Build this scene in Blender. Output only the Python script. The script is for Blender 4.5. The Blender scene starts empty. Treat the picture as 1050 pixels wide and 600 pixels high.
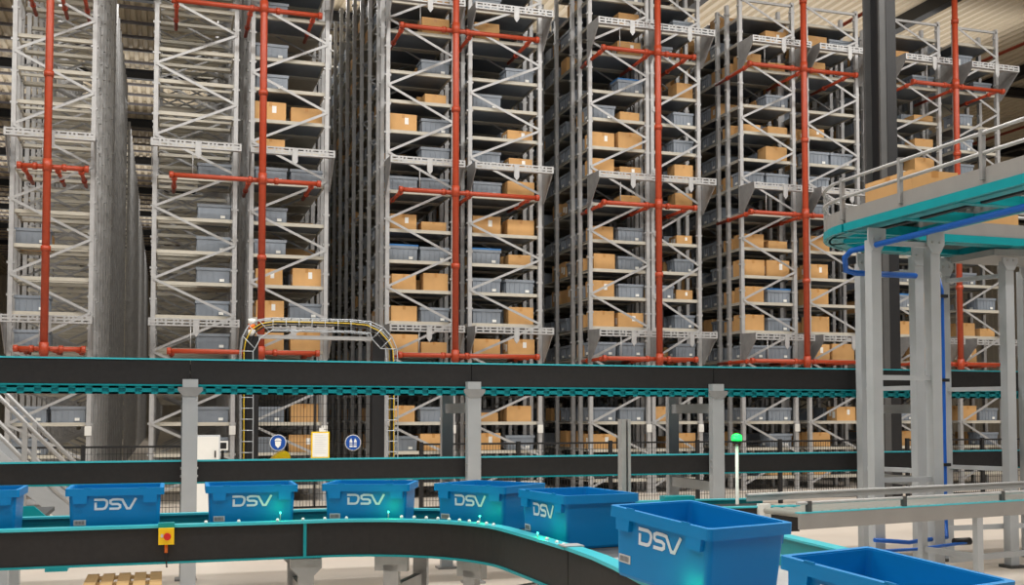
import bpy, math, random
from mathutils import Vector, Matrix
random.seed(7)
scene = bpy.context.scene
COL = scene.collection

# ------------------------------------------------------------------ camera
F = 1111.0; TH = math.atan(355 / 1111.0); PITCH = math.radians(2.5); CZ = 1.6
PPY = 424.0 - F * math.tan(PITCH)
cam_d = bpy.data.cameras.new('camera'); cam = bpy.data.objects.new('camera', cam_d); COL.objects.link(cam)
cam.location = (0, 0, CZ); cam.rotation_euler = (math.pi / 2 + PITCH, 0, -TH)
cam_d.sensor_fit = 'HORIZONTAL'; cam_d.sensor_width = 36; cam_d.lens = F / 1050 * 36
cam_d.shift_y = (PPY - 300) / 1050; cam_d.clip_end = 400; cam_d.clip_start = .05
scene.camera = cam

# ------------------------------------------------------------------ world, lights, exposure
w = bpy.data.worlds.new('hall_light'); scene.world = w; w.use_nodes = True
w.node_tree.nodes['Background'].inputs[0].default_value = (.86, .93, 1, 1)
w.node_tree.nodes['Background'].inputs[1].default_value = .28
def area(loc, sx, sy, power, rot=(0, 0, 0), col=(1, .98, .95)):
    d = bpy.data.lights.new('strip_and_fill_light', 'AREA'); d.shape = 'RECTANGLE'; d.size = sx; d.size_y = sy; d.energy = power; d.color = col
    o = bpy.data.objects.new('strip_and_fill_light', d); COL.objects.link(o); o.location = loc; o.rotation_euler = rot
LAMP_ROWS = [(-3, 1500), (3, 1900), (9, 2500), (14.5, 2700), (27, 1300), (38, 1300), (50, 1300), (64, 1300)]
for y_, p_ in LAMP_ROWS:
    area((6, y_, 12.0), 34, .5, p_)
    area((6, y_, 12.22), 34, 6, p_ * (.22 if y_ < 20 else .55), (math.pi, 0, 0))      # added upward fill to brighten the roof, part of no real lamp
scene.view_settings.view_transform = 'Standard'; scene.view_settings.look = 'None'
scene.view_settings.gamma = 1; scene.view_settings.use_curve_mapping = False
scene.view_settings.exposure = -0.5

# ------------------------------------------------------------------ pixel -> direction helpers (1050 x 600 photo)
_r = Vector((math.cos(TH), -math.sin(TH), 0)); _f0 = Vector((math.sin(TH), math.cos(TH), 0)); _u0 = Vector((0, 0, 1))
_f = _f0 * math.cos(PITCH) + _u0 * math.sin(PITCH); _u = _u0 * math.cos(PITCH) - _f0 * math.sin(PITCH)
def ray(x, y): return _f + _r * ((x - 525) / F) - _u * ((y - PPY) / F)
def at_y(x, y, Y):
    r = ray(x, y); return Vector((0, 0, CZ)) + r * (Y / r.y)
def at_z(x, y, Z):
    r = ray(x, y); return Vector((0, 0, CZ)) + r * ((Z - CZ) / r.z)

# ------------------------------------------------------------------ materials
def lin(c): return tuple((v / 255 / 12.92) if v / 255 <= .04045 else ((v / 255 + .055) / 1.055) ** 2.4 for v in c)
def mat(name, rgb, rough=.5, metal=0, var=.06, scale=6, bump=0, objvar=0, stretch=None, spec=.5, emit=None):
    m = bpy.data.materials.new(name); m.use_nodes = True; nt = m.node_tree; b = nt.nodes['Principled BSDF']
    b.inputs['Roughness'].default_value = rough; b.inputs['Metallic'].default_value = metal
    b.inputs['Specular IOR Level'].default_value = spec
    c = lin(rgb)
    tc = nt.nodes.new('ShaderNodeTexCoord'); no = nt.nodes.new('ShaderNodeTexNoise'); no.inputs['Scale'].default_value = scale
    no.inputs['Detail'].default_value = 4
    if stretch:
        mp = nt.nodes.new('ShaderNodeMapping'); mp.inputs['Scale'].default_value = stretch
        nt.links.new(tc.outputs['Object'], mp.inputs['Vector']); nt.links.new(mp.outputs['Vector'], no.inputs['Vector'])
    else: nt.links.new(tc.outputs['Object'], no.inputs['Vector'])
    mr = nt.nodes.new('ShaderNodeMapRange'); mr.inputs['From Min'].default_value = .3; mr.inputs['From Max'].default_value = .7
    mr.inputs['To Min'].default_value = 1 - var; mr.inputs['To Max'].default_value = 1 + var
    nt.links.new(no.outputs['Fac'], mr.inputs['Value'])
    val = mr.outputs['Result']
    if objvar:
        oi = nt.nodes.new('ShaderNodeObjectInfo'); m2 = nt.nodes.new('ShaderNodeMapRange')
        m2.inputs['To Min'].default_value = 1 - objvar; m2.inputs['To Max'].default_value = 1 + objvar
        nt.links.new(oi.outputs['Random'], m2.inputs['Value'])
        mu = nt.nodes.new('ShaderNodeMath'); mu.operation = 'MULTIPLY'
        nt.links.new(val, mu.inputs[0]); nt.links.new(m2.outputs['Result'], mu.inputs[1]); val = mu.outputs[0]
    vm = nt.nodes.new('ShaderNodeVectorMath'); vm.operation = 'SCALE'; vm.inputs[0].default_value = c
    nt.links.new(val, vm.inputs['Scale']); nt.links.new(vm.outputs['Vector'], b.inputs['Base Color'])
    if bump:
        bp = nt.nodes.new('ShaderNodeBump'); bp.inputs['Strength'].default_value = bump; bp.inputs['Distance'].default_value = .01
        nt.links.new(no.outputs['Fac'], bp.inputs['Height']); nt.links.new(bp.outputs['Normal'], b.inputs['Normal'])
    if emit:
        b.inputs['Emission Color'].default_value = (*lin(rgb), 1); b.inputs['Emission Strength'].default_value = emit
    return m
M = dict(
    galv=mat('galvanized_steel', (174, 174, 174), .42, .25, .08, 9),
    galv2=mat('dull_galvanized_steel', (150, 150, 150), .5, .3, .12, 7),
    rail=mat('beige_shelf_rail', (188, 183, 170), .55, .05, .05, 5),
    pan=mat('shelf_pan_steel', (120, 128, 138), .45, .3, .08, 5),
    post=mat('grey_painted_post', (178, 182, 186), .45, .1, .05, 4),
    red=mat('red_sprinkler_paint', (168, 62, 32), .42, 0, .08, 12),
    carton=mat('brown_cardboard', (198, 154, 100), .8, 0, .05, 5, objvar=.12),
    tape=mat('carton_tape', (186, 134, 74), .35, 0, .03, 5),
    white=mat('white_plastic', (232, 232, 228), .45, 0, .03, 6),
    bin=mat('grey_bin_plastic', (130, 138, 148), .5, 0, .05, 6, objvar=.12),
    binlid=mat('blue_lid_plastic', (38, 108, 170), .45, 0, .05, 6),
    blue=mat('blue_crate_plastic', (0, 124, 190), .42, 0, .04, 4, spec=.3),
    logo=mat('white_logo_print', (206, 218, 232), .5, 0, .04, 9),
    labelgrey=mat('barcode_label', (196, 200, 204), .5, 0, .02, 5),
    ink=mat('barcode_ink', (112, 112, 118), .5, 0, .02, 5),
    teal=mat('teal_frame_paint', (0, 146, 156), .36, .05, .05, 6),
    teallight=mat('light_teal_edge', (66, 190, 204), .3, 0, .04, 6),
    black=mat('black_side_panel', (30, 28, 29), .6, 0, .22, 26, bump=.06),
    belt=mat('dark_rubber_belt', (62, 64, 66), .6, 0, .1, 10),
    column=mat('dark_grey_column_paint', (74, 74, 74), .5, .1, .1, 3),
    blackmetal=mat('black_powder_coat', (26, 26, 28), .45, .1, .08, 8),
    fascia=mat('grey_conveyor_fascia', (150, 148, 146), .4, .15, .05, 5),
    roller=mat('steel_roller', (190, 188, 182), .35, .4, .06, 8),
    bluepipe=mat('blue_air_pipe', (18, 92, 184), .35, 0, .05, 8),
    roof=mat('cream_roof_sheet', (206, 192, 168), .5, .05, .06, .8, stretch=(1, .1, 1)),
    purlin=mat('grey_purlin_steel', (112, 110, 116), .5, .2, .06, 2),
    wall=mat('pale_wall_sheet', (196, 188, 172), .6, 0, .05, .7),
    yellow=mat('yellow_plastic', (246, 206, 14), .4, 0, .04, 6),
    redbtn=mat('red_button', (206, 30, 28), .3, 0, .03, 6),
    orange=mat('orange_connector', (232, 112, 28), .4, 0, .03, 6),
    signblue=mat('blue_sign_enamel', (20, 74, 158), .35, 0, .03, 6),
    cable=mat('black_cable', (22, 22, 24), .5, 0, .05, 10),
    yellowcable=mat('yellow_cable', (226, 190, 40), .5, 0, .05, 10),
    wood=mat('pallet_wood', (206, 170, 118), .7, 0, .12, 10, stretch=(1, 8, 8)),
    green=mat('lit_green_lamp', (20, 240, 90), .3, 0, 0, 5, emit=2.2),
    led=mat('lit_green_led', (60, 255, 190), .3, 0, 0, 5, emit=9),
    lamp=mat('lit_strip_lamp', (255, 250, 240), .4, 0, 0, 5, emit=6),
    tray=mat('clear_wire_tray', (176, 182, 188), .35, .4, .05, 8),
)
def floor_mat():
    m = mat('polished_concrete', (206, 196, 184), .32, 0, .05, 1.3); nt = m.node_tree; b = nt.nodes['Principled BSDF']
    n2 = nt.nodes.new('ShaderNodeTexNoise'); n2.inputs['Scale'].default_value = .35; n2.inputs['Detail'].default_value = 6
    rr = nt.nodes.new('ShaderNodeMapRange'); rr.inputs['To Min'].default_value = .25; rr.inputs['To Max'].default_value = .5
    nt.links.new(n2.outputs['Fac'], rr.inputs['Value']); nt.links.new(rr.outputs['Result'], b.inputs['Roughness'])
    return m
M['floor'] = floor_mat()

# ------------------------------------------------------------------ mesh helpers
class MB:
    def __init__(s): s.v = []; s.f = []; s.m = []; s.sm = []
    def add(s, vs, fs, mi=0, smooth=False):
        o = len(s.v); s.v += [tuple(v) for v in vs]
        for f in fs: s.f.append([i + o for i in f]); s.m.append(mi); s.sm.append(smooth)
        return s
    def box(s, x0, x1, y0, y1, z0, z1, mi=0):
        vs = [(x, y, z) for z in (z0, z1) for y in (y0, y1) for x in (x0, x1)]
        return s.add(vs, [(0, 2, 3, 1), (4, 5, 7, 6), (0, 1, 5, 4), (2, 6, 7, 3), (0, 4, 6, 2), (1, 3, 7, 5)], mi)
    def bar(s, p, q, a, b, up=(0, 0, 1), mi=0):          # rectangular bar p->q, a sideways, b along up
        p = Vector(p); q = Vector(q); d = (q - p).normalized(); u = Vector(up)
        sd = d.cross(u)
        if sd.length < 1e-4: sd = d.cross(Vector((0, 1, 0)))
        sd.normalize(); u = sd.cross(d).normalized()
        vs = [e + sd * i * a / 2 + u * j * b / 2 for e in (p, q) for i, j in ((-1, -1), (1, -1), (1, 1), (-1, 1))]
        return s.add(vs, [(0, 1, 2, 3), (7, 6, 5, 4), (0, 4, 5, 1), (1, 5, 6, 2), (2, 6, 7, 3), (3, 7, 4, 0)], mi)
    def tube(s, pts, r, n=8, mi=0, cap=True):
        pts = [Vector(p) for p in pts]; vs = []; fs = []; prev = None
        for i, p in enumerate(pts):
            d = (pts[min(i + 1, len(pts) - 1)] - pts[max(i - 1, 0)]).normalized()
            if prev is None:
                a = d.cross(Vector((0, 0, 1)))
                if a.length < .1: a = d.cross(Vector((1, 0, 0)))
            else: a = prev - d * prev.dot(d)
            a.normalize(); prev = a; b = d.cross(a)
            vs += [p + (a * math.cos(t * 2 * math.pi / n) + b * math.sin(t * 2 * math.pi / n)) * r for t in range(n)]
        for i in range(len(pts) - 1):
            for t in range(n): fs.append((i * n + t, i * n + (t + 1) % n, (i + 1) * n + (t + 1) % n, (i + 1) * n + t))
        s.add(vs, fs, mi, True)
        if cap:
            o = len(s.v) - len(vs)
            for base in (0, (len(pts) - 1) * n):
                s.f.append([o + base + t for t in range(n)]); s.m.append(mi); s.sm.append(False)
        return s
    def prism(s, poly, ax, t0, t1, mi=0):                # poly in the two other axes, extruded along ax
        n = len(poly)
        def P(a, b, t): return {'x': (t, a, b), 'y': (a, t, b), 'z': (a, b, t)}[ax]
        vs = [P(a, b, t0) for a, b in poly] + [P(a, b, t1) for a, b in poly]
        fs = [tuple(range(n)), tuple(range(2 * n - 1, n - 1, -1))] + [(i, i + n, (i + 1) % n + n, (i + 1) % n) for i in range(n)]
        return s.add(vs, fs, mi)
    def sphere(s, c, r, n=10, mi=0, zs=1, zmin=-1):
        c = Vector(c); vs = []; fs = []; R = n // 2 + 1
        for i in range(R + 1):
            th = math.acos(zmin) * (1 - i / R) if zmin > -1 else math.pi * (1 - i / R)
            for t in range(n):
                a = 2 * math.pi * t / n; vs.append(c + Vector((math.sin(th) * math.cos(a) * r, math.sin(th) * math.sin(a) * r, math.cos(th) * r * zs)))
        for i in range(R):
            for t in range(n): fs.append((i * n + t, i * n + (t + 1) % n, (i + 1) * n + (t + 1) % n, (i + 1) * n + t))
        return s.add(vs, fs, mi, True)
    def sweep(s, path, u0, u1, z0, z1, mi=0):            # rectangle swept along a path; u = offset to the left of travel
        pts = [Vector(p) for p in path]; n = len(pts); vs = []; fs = []
        for i, p in enumerate(pts):
            d = (pts[min(i + 1, n - 1)] - pts[max(i - 1, 0)]); d.z = 0; d.normalize(); l = Vector((-d.y, d.x, 0))
            for u, z in ((u0, z0), (u1, z0), (u1, z1), (u0, z1)): vs.append(p + l * u + Vector((0, 0, z)))
        for i in range(n - 1):
            for t in range(4): fs.append((i * 4 + t, i * 4 + (t + 1) % 4, i * 4 + 4 + (t + 1) % 4, i * 4 + 4 + t))
        fs += [(3, 2, 1, 0), tuple((n - 1) * 4 + t for t in range(4))]
        return s.add(vs, fs, mi)
    def mesh(s, name, mats, off=None):
        me = bpy.data.meshes.new(name); vs = s.v
        if off is not None: vs = [(a - off[0], b - off[1], c - off[2]) for a, b, c in vs]
        me.from_pydata(vs, [], s.f)
        for m in (mats if isinstance(mats, (list, tuple)) else [mats]): me.materials.append(M[m])
        me.polygons.foreach_set('material_index', s.m); me.polygons.foreach_set('use_smooth', s.sm)
        me.update(); return me
def fixnormals(me):
    import bmesh
    bm = bmesh.new(); bm.from_mesh(me); bmesh.ops.recalc_face_normals(bm, faces=bm.faces); bm.to_mesh(me); bm.free()
def link(name, me, parent=None, loc=None):
    o = bpy.data.objects.new(name, me); COL.objects.link(o); o.parent = parent
    if loc is not None: o.location = loc
    return o
def tag(o, label=None, cat=None, group=None, kind=None):
    if label: o['label'] = label
    if cat: o['category'] = cat
    if group: o['group'] = group
    if kind: o['kind'] = kind
    return o
def wpos(p):
    v = Vector((0, 0, 0))
    while p is not None: v += Vector(p.location); p = p.parent
    return v
def part(name, mb, mats, parent, label=None, kind=None, local=False):     # mb in world coordinates unless local
    me = mb.mesh(name, mats, None if local else wpos(parent)); fixnormals(me)
    o = link(name, me, parent)
    return tag(o, label, None, None, kind)
def solo(name, mb, mats, label, cat, group=None, kind=None, origin=None):
    xs = [v[0] for v in mb.v]; ys = [v[1] for v in mb.v]; zs = [v[2] for v in mb.v]
    c = origin or ((min(xs) + max(xs)) / 2, (min(ys) + max(ys)) / 2, min(zs))
    me = mb.mesh(name, mats, c); fixnormals(me); o = link(name, me, None, c)
    return tag(o, label, cat, group, kind)
def thing(name, label, cat, loc=(0, 0, 0), group=None, kind=None):
    o = link(name, None, None, loc); return tag(o, label, cat, group, kind)
def struct(name, mb, mats):
    me = mb.mesh(name, mats); fixnormals(me); o = link(name, me); o['kind'] = 'structure'; return o
def shared(name, me, parent, loc): return link(name, me, parent, Vector(loc) - wpos(parent))
ORD = ['lowest', 'second', 'third', 'fourth', 'fifth', 'sixth', 'seventh', 'eighth', 'ninth', 'tenth', 'eleventh', 'twelfth', 'thirteenth', 'fourteenth', 'fifteenth', 'sixteenth', 'seventeenth', 'eighteenth']

# ================================================================== STRUCTURE
fl = struct('floor', MB().box(-26, 48, -14, 96, -.1, 0), 'floor')
ZR = 12.7
mb = MB(); x = -26.0; prof = []
while x < 48:
    prof += [(x, ZR), (x + .11, ZR), (x + .15, ZR + .08), (x + .25, ZR + .08)]; x += .29
vs = [(a, y, z) for y in (-14, 96) for a, z in prof]; n = len(prof)
mb.add(vs, [(i, i + 1, n + i + 1, n + i) for i in range(n - 1)])
mb.box(-26, 48, -14, 96, ZR + .2, ZR + .3)
ceil = struct('ceiling', mb, 'roof')
pm = MB().box(-11, 7, -.05, .05, -.07, 0).mesh('purlin', 'purlin')
y = 15.0
while y < 95: link('purlin', pm, ceil, (0, y, ZR)); y += 1.22
rb = MB(); rb.box(-26, 48, -.1, .1, -.3, -.27); rb.box(-26, 48, -.1, .1, -.03, 0); rb.box(-26, 48, -.015, .015, -.27, -.03)
rbm = rb.mesh('roof_beam', 'blackmetal')
for y in (16.5, 29.4, 36.4, 42.6, 49, 55.5, 62, 68.5, 75): link('roof_beam', rbm, ceil, (0, y, ZR - .07))
lb = MB().box(-.14, .14, -14, 96, -.34, 0).mesh('roof_joist', 'blackmetal')
for x in (8.6, 13.2, 19.5, 26, 33): link('roof_joist', lb, ceil, (x, 0, ZR))
lp = MB().tube([(0, -14, 0), (0, 95, 0)], .05, 8).mesh('sprinkler_main', 'red')
for x in (11.0, 17.4, 23.2, 30): link('sprinkler_main', lp, ceil, (x, 0, ZR - .55))
hang = MB().tube([(0, 0, 0), (0, 0, .55)], .008, 5).mesh('pipe_hanger', 'galv2')
for x in (11.0, 17.4, 23.2, 30):
    for y in range(20, 60, 8): link('pipe_hanger', hang, ceil, (x, y, ZR - .55))
def rib_wall(name, x0, x1, y, axis):
    mb = MB(); prof = []; x = x0
    while x < x1: prof += [(x, 0), (x + .2, 0), (x + .24, .05), (x + .4, .05)]; x += .44
    n = len(prof)
    vs = [((a, y + d, z) if axis == 'x' else (y + d, a, z)) for z in (0, ZR + .3) for a, d in prof]
    mb.add(vs, [(i, i + 1, n + i + 1, n + i) for i in range(n - 1)]); return struct(name, mb, 'wall')
rib_wall('wall_back', -26, 48, 95, 'x'); rib_wall('wall_left', -14, 96, -25.5, 'y'); rib_wall('wall_right', -14, 96, 47.5, 'y')
for i, (y_, p_) in enumerate(LAMP_ROWS[:4]):
    t = thing('strip_lamp', 'long white strip lamp hung under the roof, %s row' % ORD[i].replace('lowest', 'nearest'), 'lamp', (6, y_, 12.08), 'ceiling strip lamps')
    part('housing', MB().box(-11, 23, y_ - .3, y_ + .3, 12.1, 12.2), 'white', t)
    part('suspension', MB().bar((-9, y_, 12.2), (-9, y_, ZR - .002), .03, .03).bar((21, y_, 12.2), (21, y_, ZR - .002), .03, .03), 'galv2', t)

# dark steel building column in front of the racks
cx0 = at_y(887, 200, 16.43).x; cx1 = at_y(921, 200, 15.94).x
t = thing('building_column', 'dark grey steel building column rising through the roof before the racks', 'column', ((cx0 + cx1) / 2, 16, 0))
part('flange', MB().box(cx0, cx1 - .02, 15.95, 16.0, 0, ZR), 'column', t)
part('flange', MB().box(cx0, cx1 - .02, 16.38, 16.43, 0, ZR), 'column', t)
part('web', MB().box((cx0 + cx1) / 2 - .03, (cx0 + cx1) / 2 + .03, 16.0, 16.38, 0, ZR), 'column', t)
part('side_plate', MB().box(cx1 - .2, cx1, 15.94, 16.44, 0.02, ZR), 'blackmetal', t, label='black cladding on the right side of the column')
part('base_plate', MB().box(cx0 - .1, cx1 + .1, 15.85, 16.55, 0, .04), 'blackmetal', t)

# ================================================================== RACKS
YR = 20.0
TIERS = [.28, .88, 1.43, 2.0, 2.74, 3.33, 3.93, 4.49, 5.08, 5.82, 6.42, 6.97, 7.55, 8.12, 8.9, 9.48, 10.02]
# frames: (left px, right px) seen on the front plane
RACKS = [
    ('first', [(10, 93)], 11.6), ('second', [(157, 240), (257, 334)], 11.6), ('third', [(397, 465), (482, 554)], 11.4),
    ('fourth', [(606, 665), (670, 718)], 10.9), ('fifth', [(762, 816), (830, 882)], 10.42), ('sixth', [(917, 967), (984, 1027)], 10.42)]
# what stands in the front bay: per frame, per tier: left, right   c carton, s small carton, b bin, l bin with blue lid, . empty
LOAD = {
    'first0': ['..', 'b.', 'bb', 'b.', 'b.', 'b.', '..', 'b.', '..', '..', '..', '..', '..', '..', '..', '..', '..'],
    'second0': ['..', '.b', '.b', '..', '.b', '.b', '.b', '.b', '.b', '.b', '..', '..', '..', '..', '..', '..', '..'],
    'second1': ['..', 'bc', 'bc', '..', 'cc', 'cb', 'cc', 'b.', 'b.', 'bb', 's.', 'cc', 'b.', 'b.', 'b.', 'b.', '..'],
    'third0': ['..', 'bc', 'cb', '..', 'cs', 'cb', 'cc', 'lb', 'cs', 'bb', '.b', 'cb', '.s', '.b', '.c', '.c', '..'],
    'third1': ['..', 'cb', 'sc', '..', 'cc', 'bc', 'bb', 'ls', 'cc', 'bc', 'bs', '.s', 'b.', '.b', 'c.', 'b.', '..'],
    'fourth0': ['..', 'c.', 'bb', '..', 'bb', 'cc', 'cb', 'cb', 'cb', '.s', 'cs', 'cc', 'bs', '.l', '.c', '.c', '.b'],
    'fourth1': ['..', '.c', 'c.', '..', '.b', '.b', 'bs', '.b', '.s', '.c', '.c', '.b', '.b', '.c', 'b.', '.b', '..'],
    'fifth0': ['.c', '.b', 'bb', '..', 'bb', 'cb', 'cl', 'cc', 'cs', '..', 'bb', '.c', 'ss', '.b', 'cs', '.c', '..'],
    'fifth1': ['c.', 'c.', '.c', '..', 'cc', 'c.', 'c.', 'c.', 'c.', 'b.', 'b.', 'bb', 's.', '..', 'c.', 'cb', '..'],
    'sixth0': ['..', 'cb', 'bc', '..', '.c', 'cs', 'lc', 'b.', '..', 'b.', '.b', '.c', '.s', '.s', '.b', 's.', '..'],
    'sixth1': ['..', '.b', 'cb', '..', 'c.', 'cs', '.b', 'b.', '..', 'b.', '..', 'b.', 'b.', 'b.', '.b', 'b.', '..'],
}
def carton_mesh(lbl):
    mb = MB(); L, W, H = .29, .19, .3
    mb.box(-L, L, -W, W, 0, H - .004)
    mb.box(-L, -.003, -W, W, H - .004, H); mb.box(.003, L, -W, W, H - .004, H)
    mb.box(-.03, .03, -W - .0015, W + .0015, H - .07, H + .0015, 1)
    mb.box(-L - .001, -L + .001, -.03, .03, H - .07, H + .0015, 1)
    if lbl:
        mb.box(.03, .11, -W - .002, -W, .13, .24, 2); mb.box(-L - .002, -L, -.12, -.02, .06, .2, 2); mb.box(-L - .002, -L, .02, .1, .1, .22, 2)
    me = mb.mesh('carton', ['carton', 'tape', 'white']); fixnormals(me); return me
def bin_mesh(lid):
    mb = MB(); H = .28
    def ring(l, w_, z): return [(-l, -w_, z), (l, -w_, z), (l, w_, z), (-l, w_, z)]
    vs = ring(.275, .18, 0) + ring(.283, .186, H) + ring(.277, .18, H) + ring(.268, .172, .015)
    fs = [(3, 2, 1, 0), (12, 13, 14, 15)]
    for k in range(3):
        for i in range(4): fs.append((k * 4 + i, k * 4 + (i + 1) % 4, k * 4 + 4 + (i + 1) % 4, k * 4 + 4 + i))
    mb.add(vs, fs)
    for a, b, c, d in ((-.3, .3, -.2, -.185), (-.3, .3, .185, .2), (-.3, -.285, -.185, .185), (.285, .3, -.185, .185)): mb.box(a, b, c, d, H - .05, H)
    for xx in (-.2, -.1, 0, .1, .2): mb.box(xx - .006, xx + .006, -.192, -.18, .02, H - .05); mb.box(xx - .006, xx + .006, .18, .192, .02, H - .05)
    for yy in (-.09, 0, .09): mb.box(-.292, -.276, yy - .006, yy + .006, .02, H - .05); mb.box(.276, .292, yy - .006, yy + .006, .02, H - .05)
    mb.box(.11, .19, -.194, -.19, .03, .08, 1); mb.box(-.294, -.29, -.04, .06, .03, .08, 1)
    if lid: mb.box(-.3, .3, -.2, .2, H, H + .03, 2)
    me = mb.mesh('plastic_bin', ['bin', 'white', 'binlid']); fixnormals(me); return me
CM = [carton_mesh(False), carton_mesh(True)]; BM = [bin_mesh(False), bin_mesh(True)]
deep_c = MB(); deep_b = MB()
def put(code, x, y, z, label, group, rnd, sx=1):
    if code in 'cs':
        o = link('carton', CM[rnd.random() < .25], None, (x + rnd.uniform(-.02, .02), y + rnd.uniform(-.02, .02), z))
        o.scale = (rnd.uniform(.82, 1.0) if code == 'c' else rnd.uniform(.72, .9), rnd.uniform(.9, 1), rnd.uniform(.95, 1.18) if code == 'c' else rnd.uniform(.55, .75))
        o.scale.x *= sx; o.rotation_euler.z = rnd.uniform(-.04, .04)
        tag(o, ('low' if code == 's' else 'tall') + ' brown cardboard carton ' + label, 'carton', group)
    elif code in 'bl':
        o = link('plastic_bin', BM[code == 'l'], None, (x + rnd.uniform(-.01, .01), y, z))
        o.scale.x = sx
        tag(o, 'grey plastic bin ' + ('with blue lid ' if code == 'l' else '') + label, 'bin', group)

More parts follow.
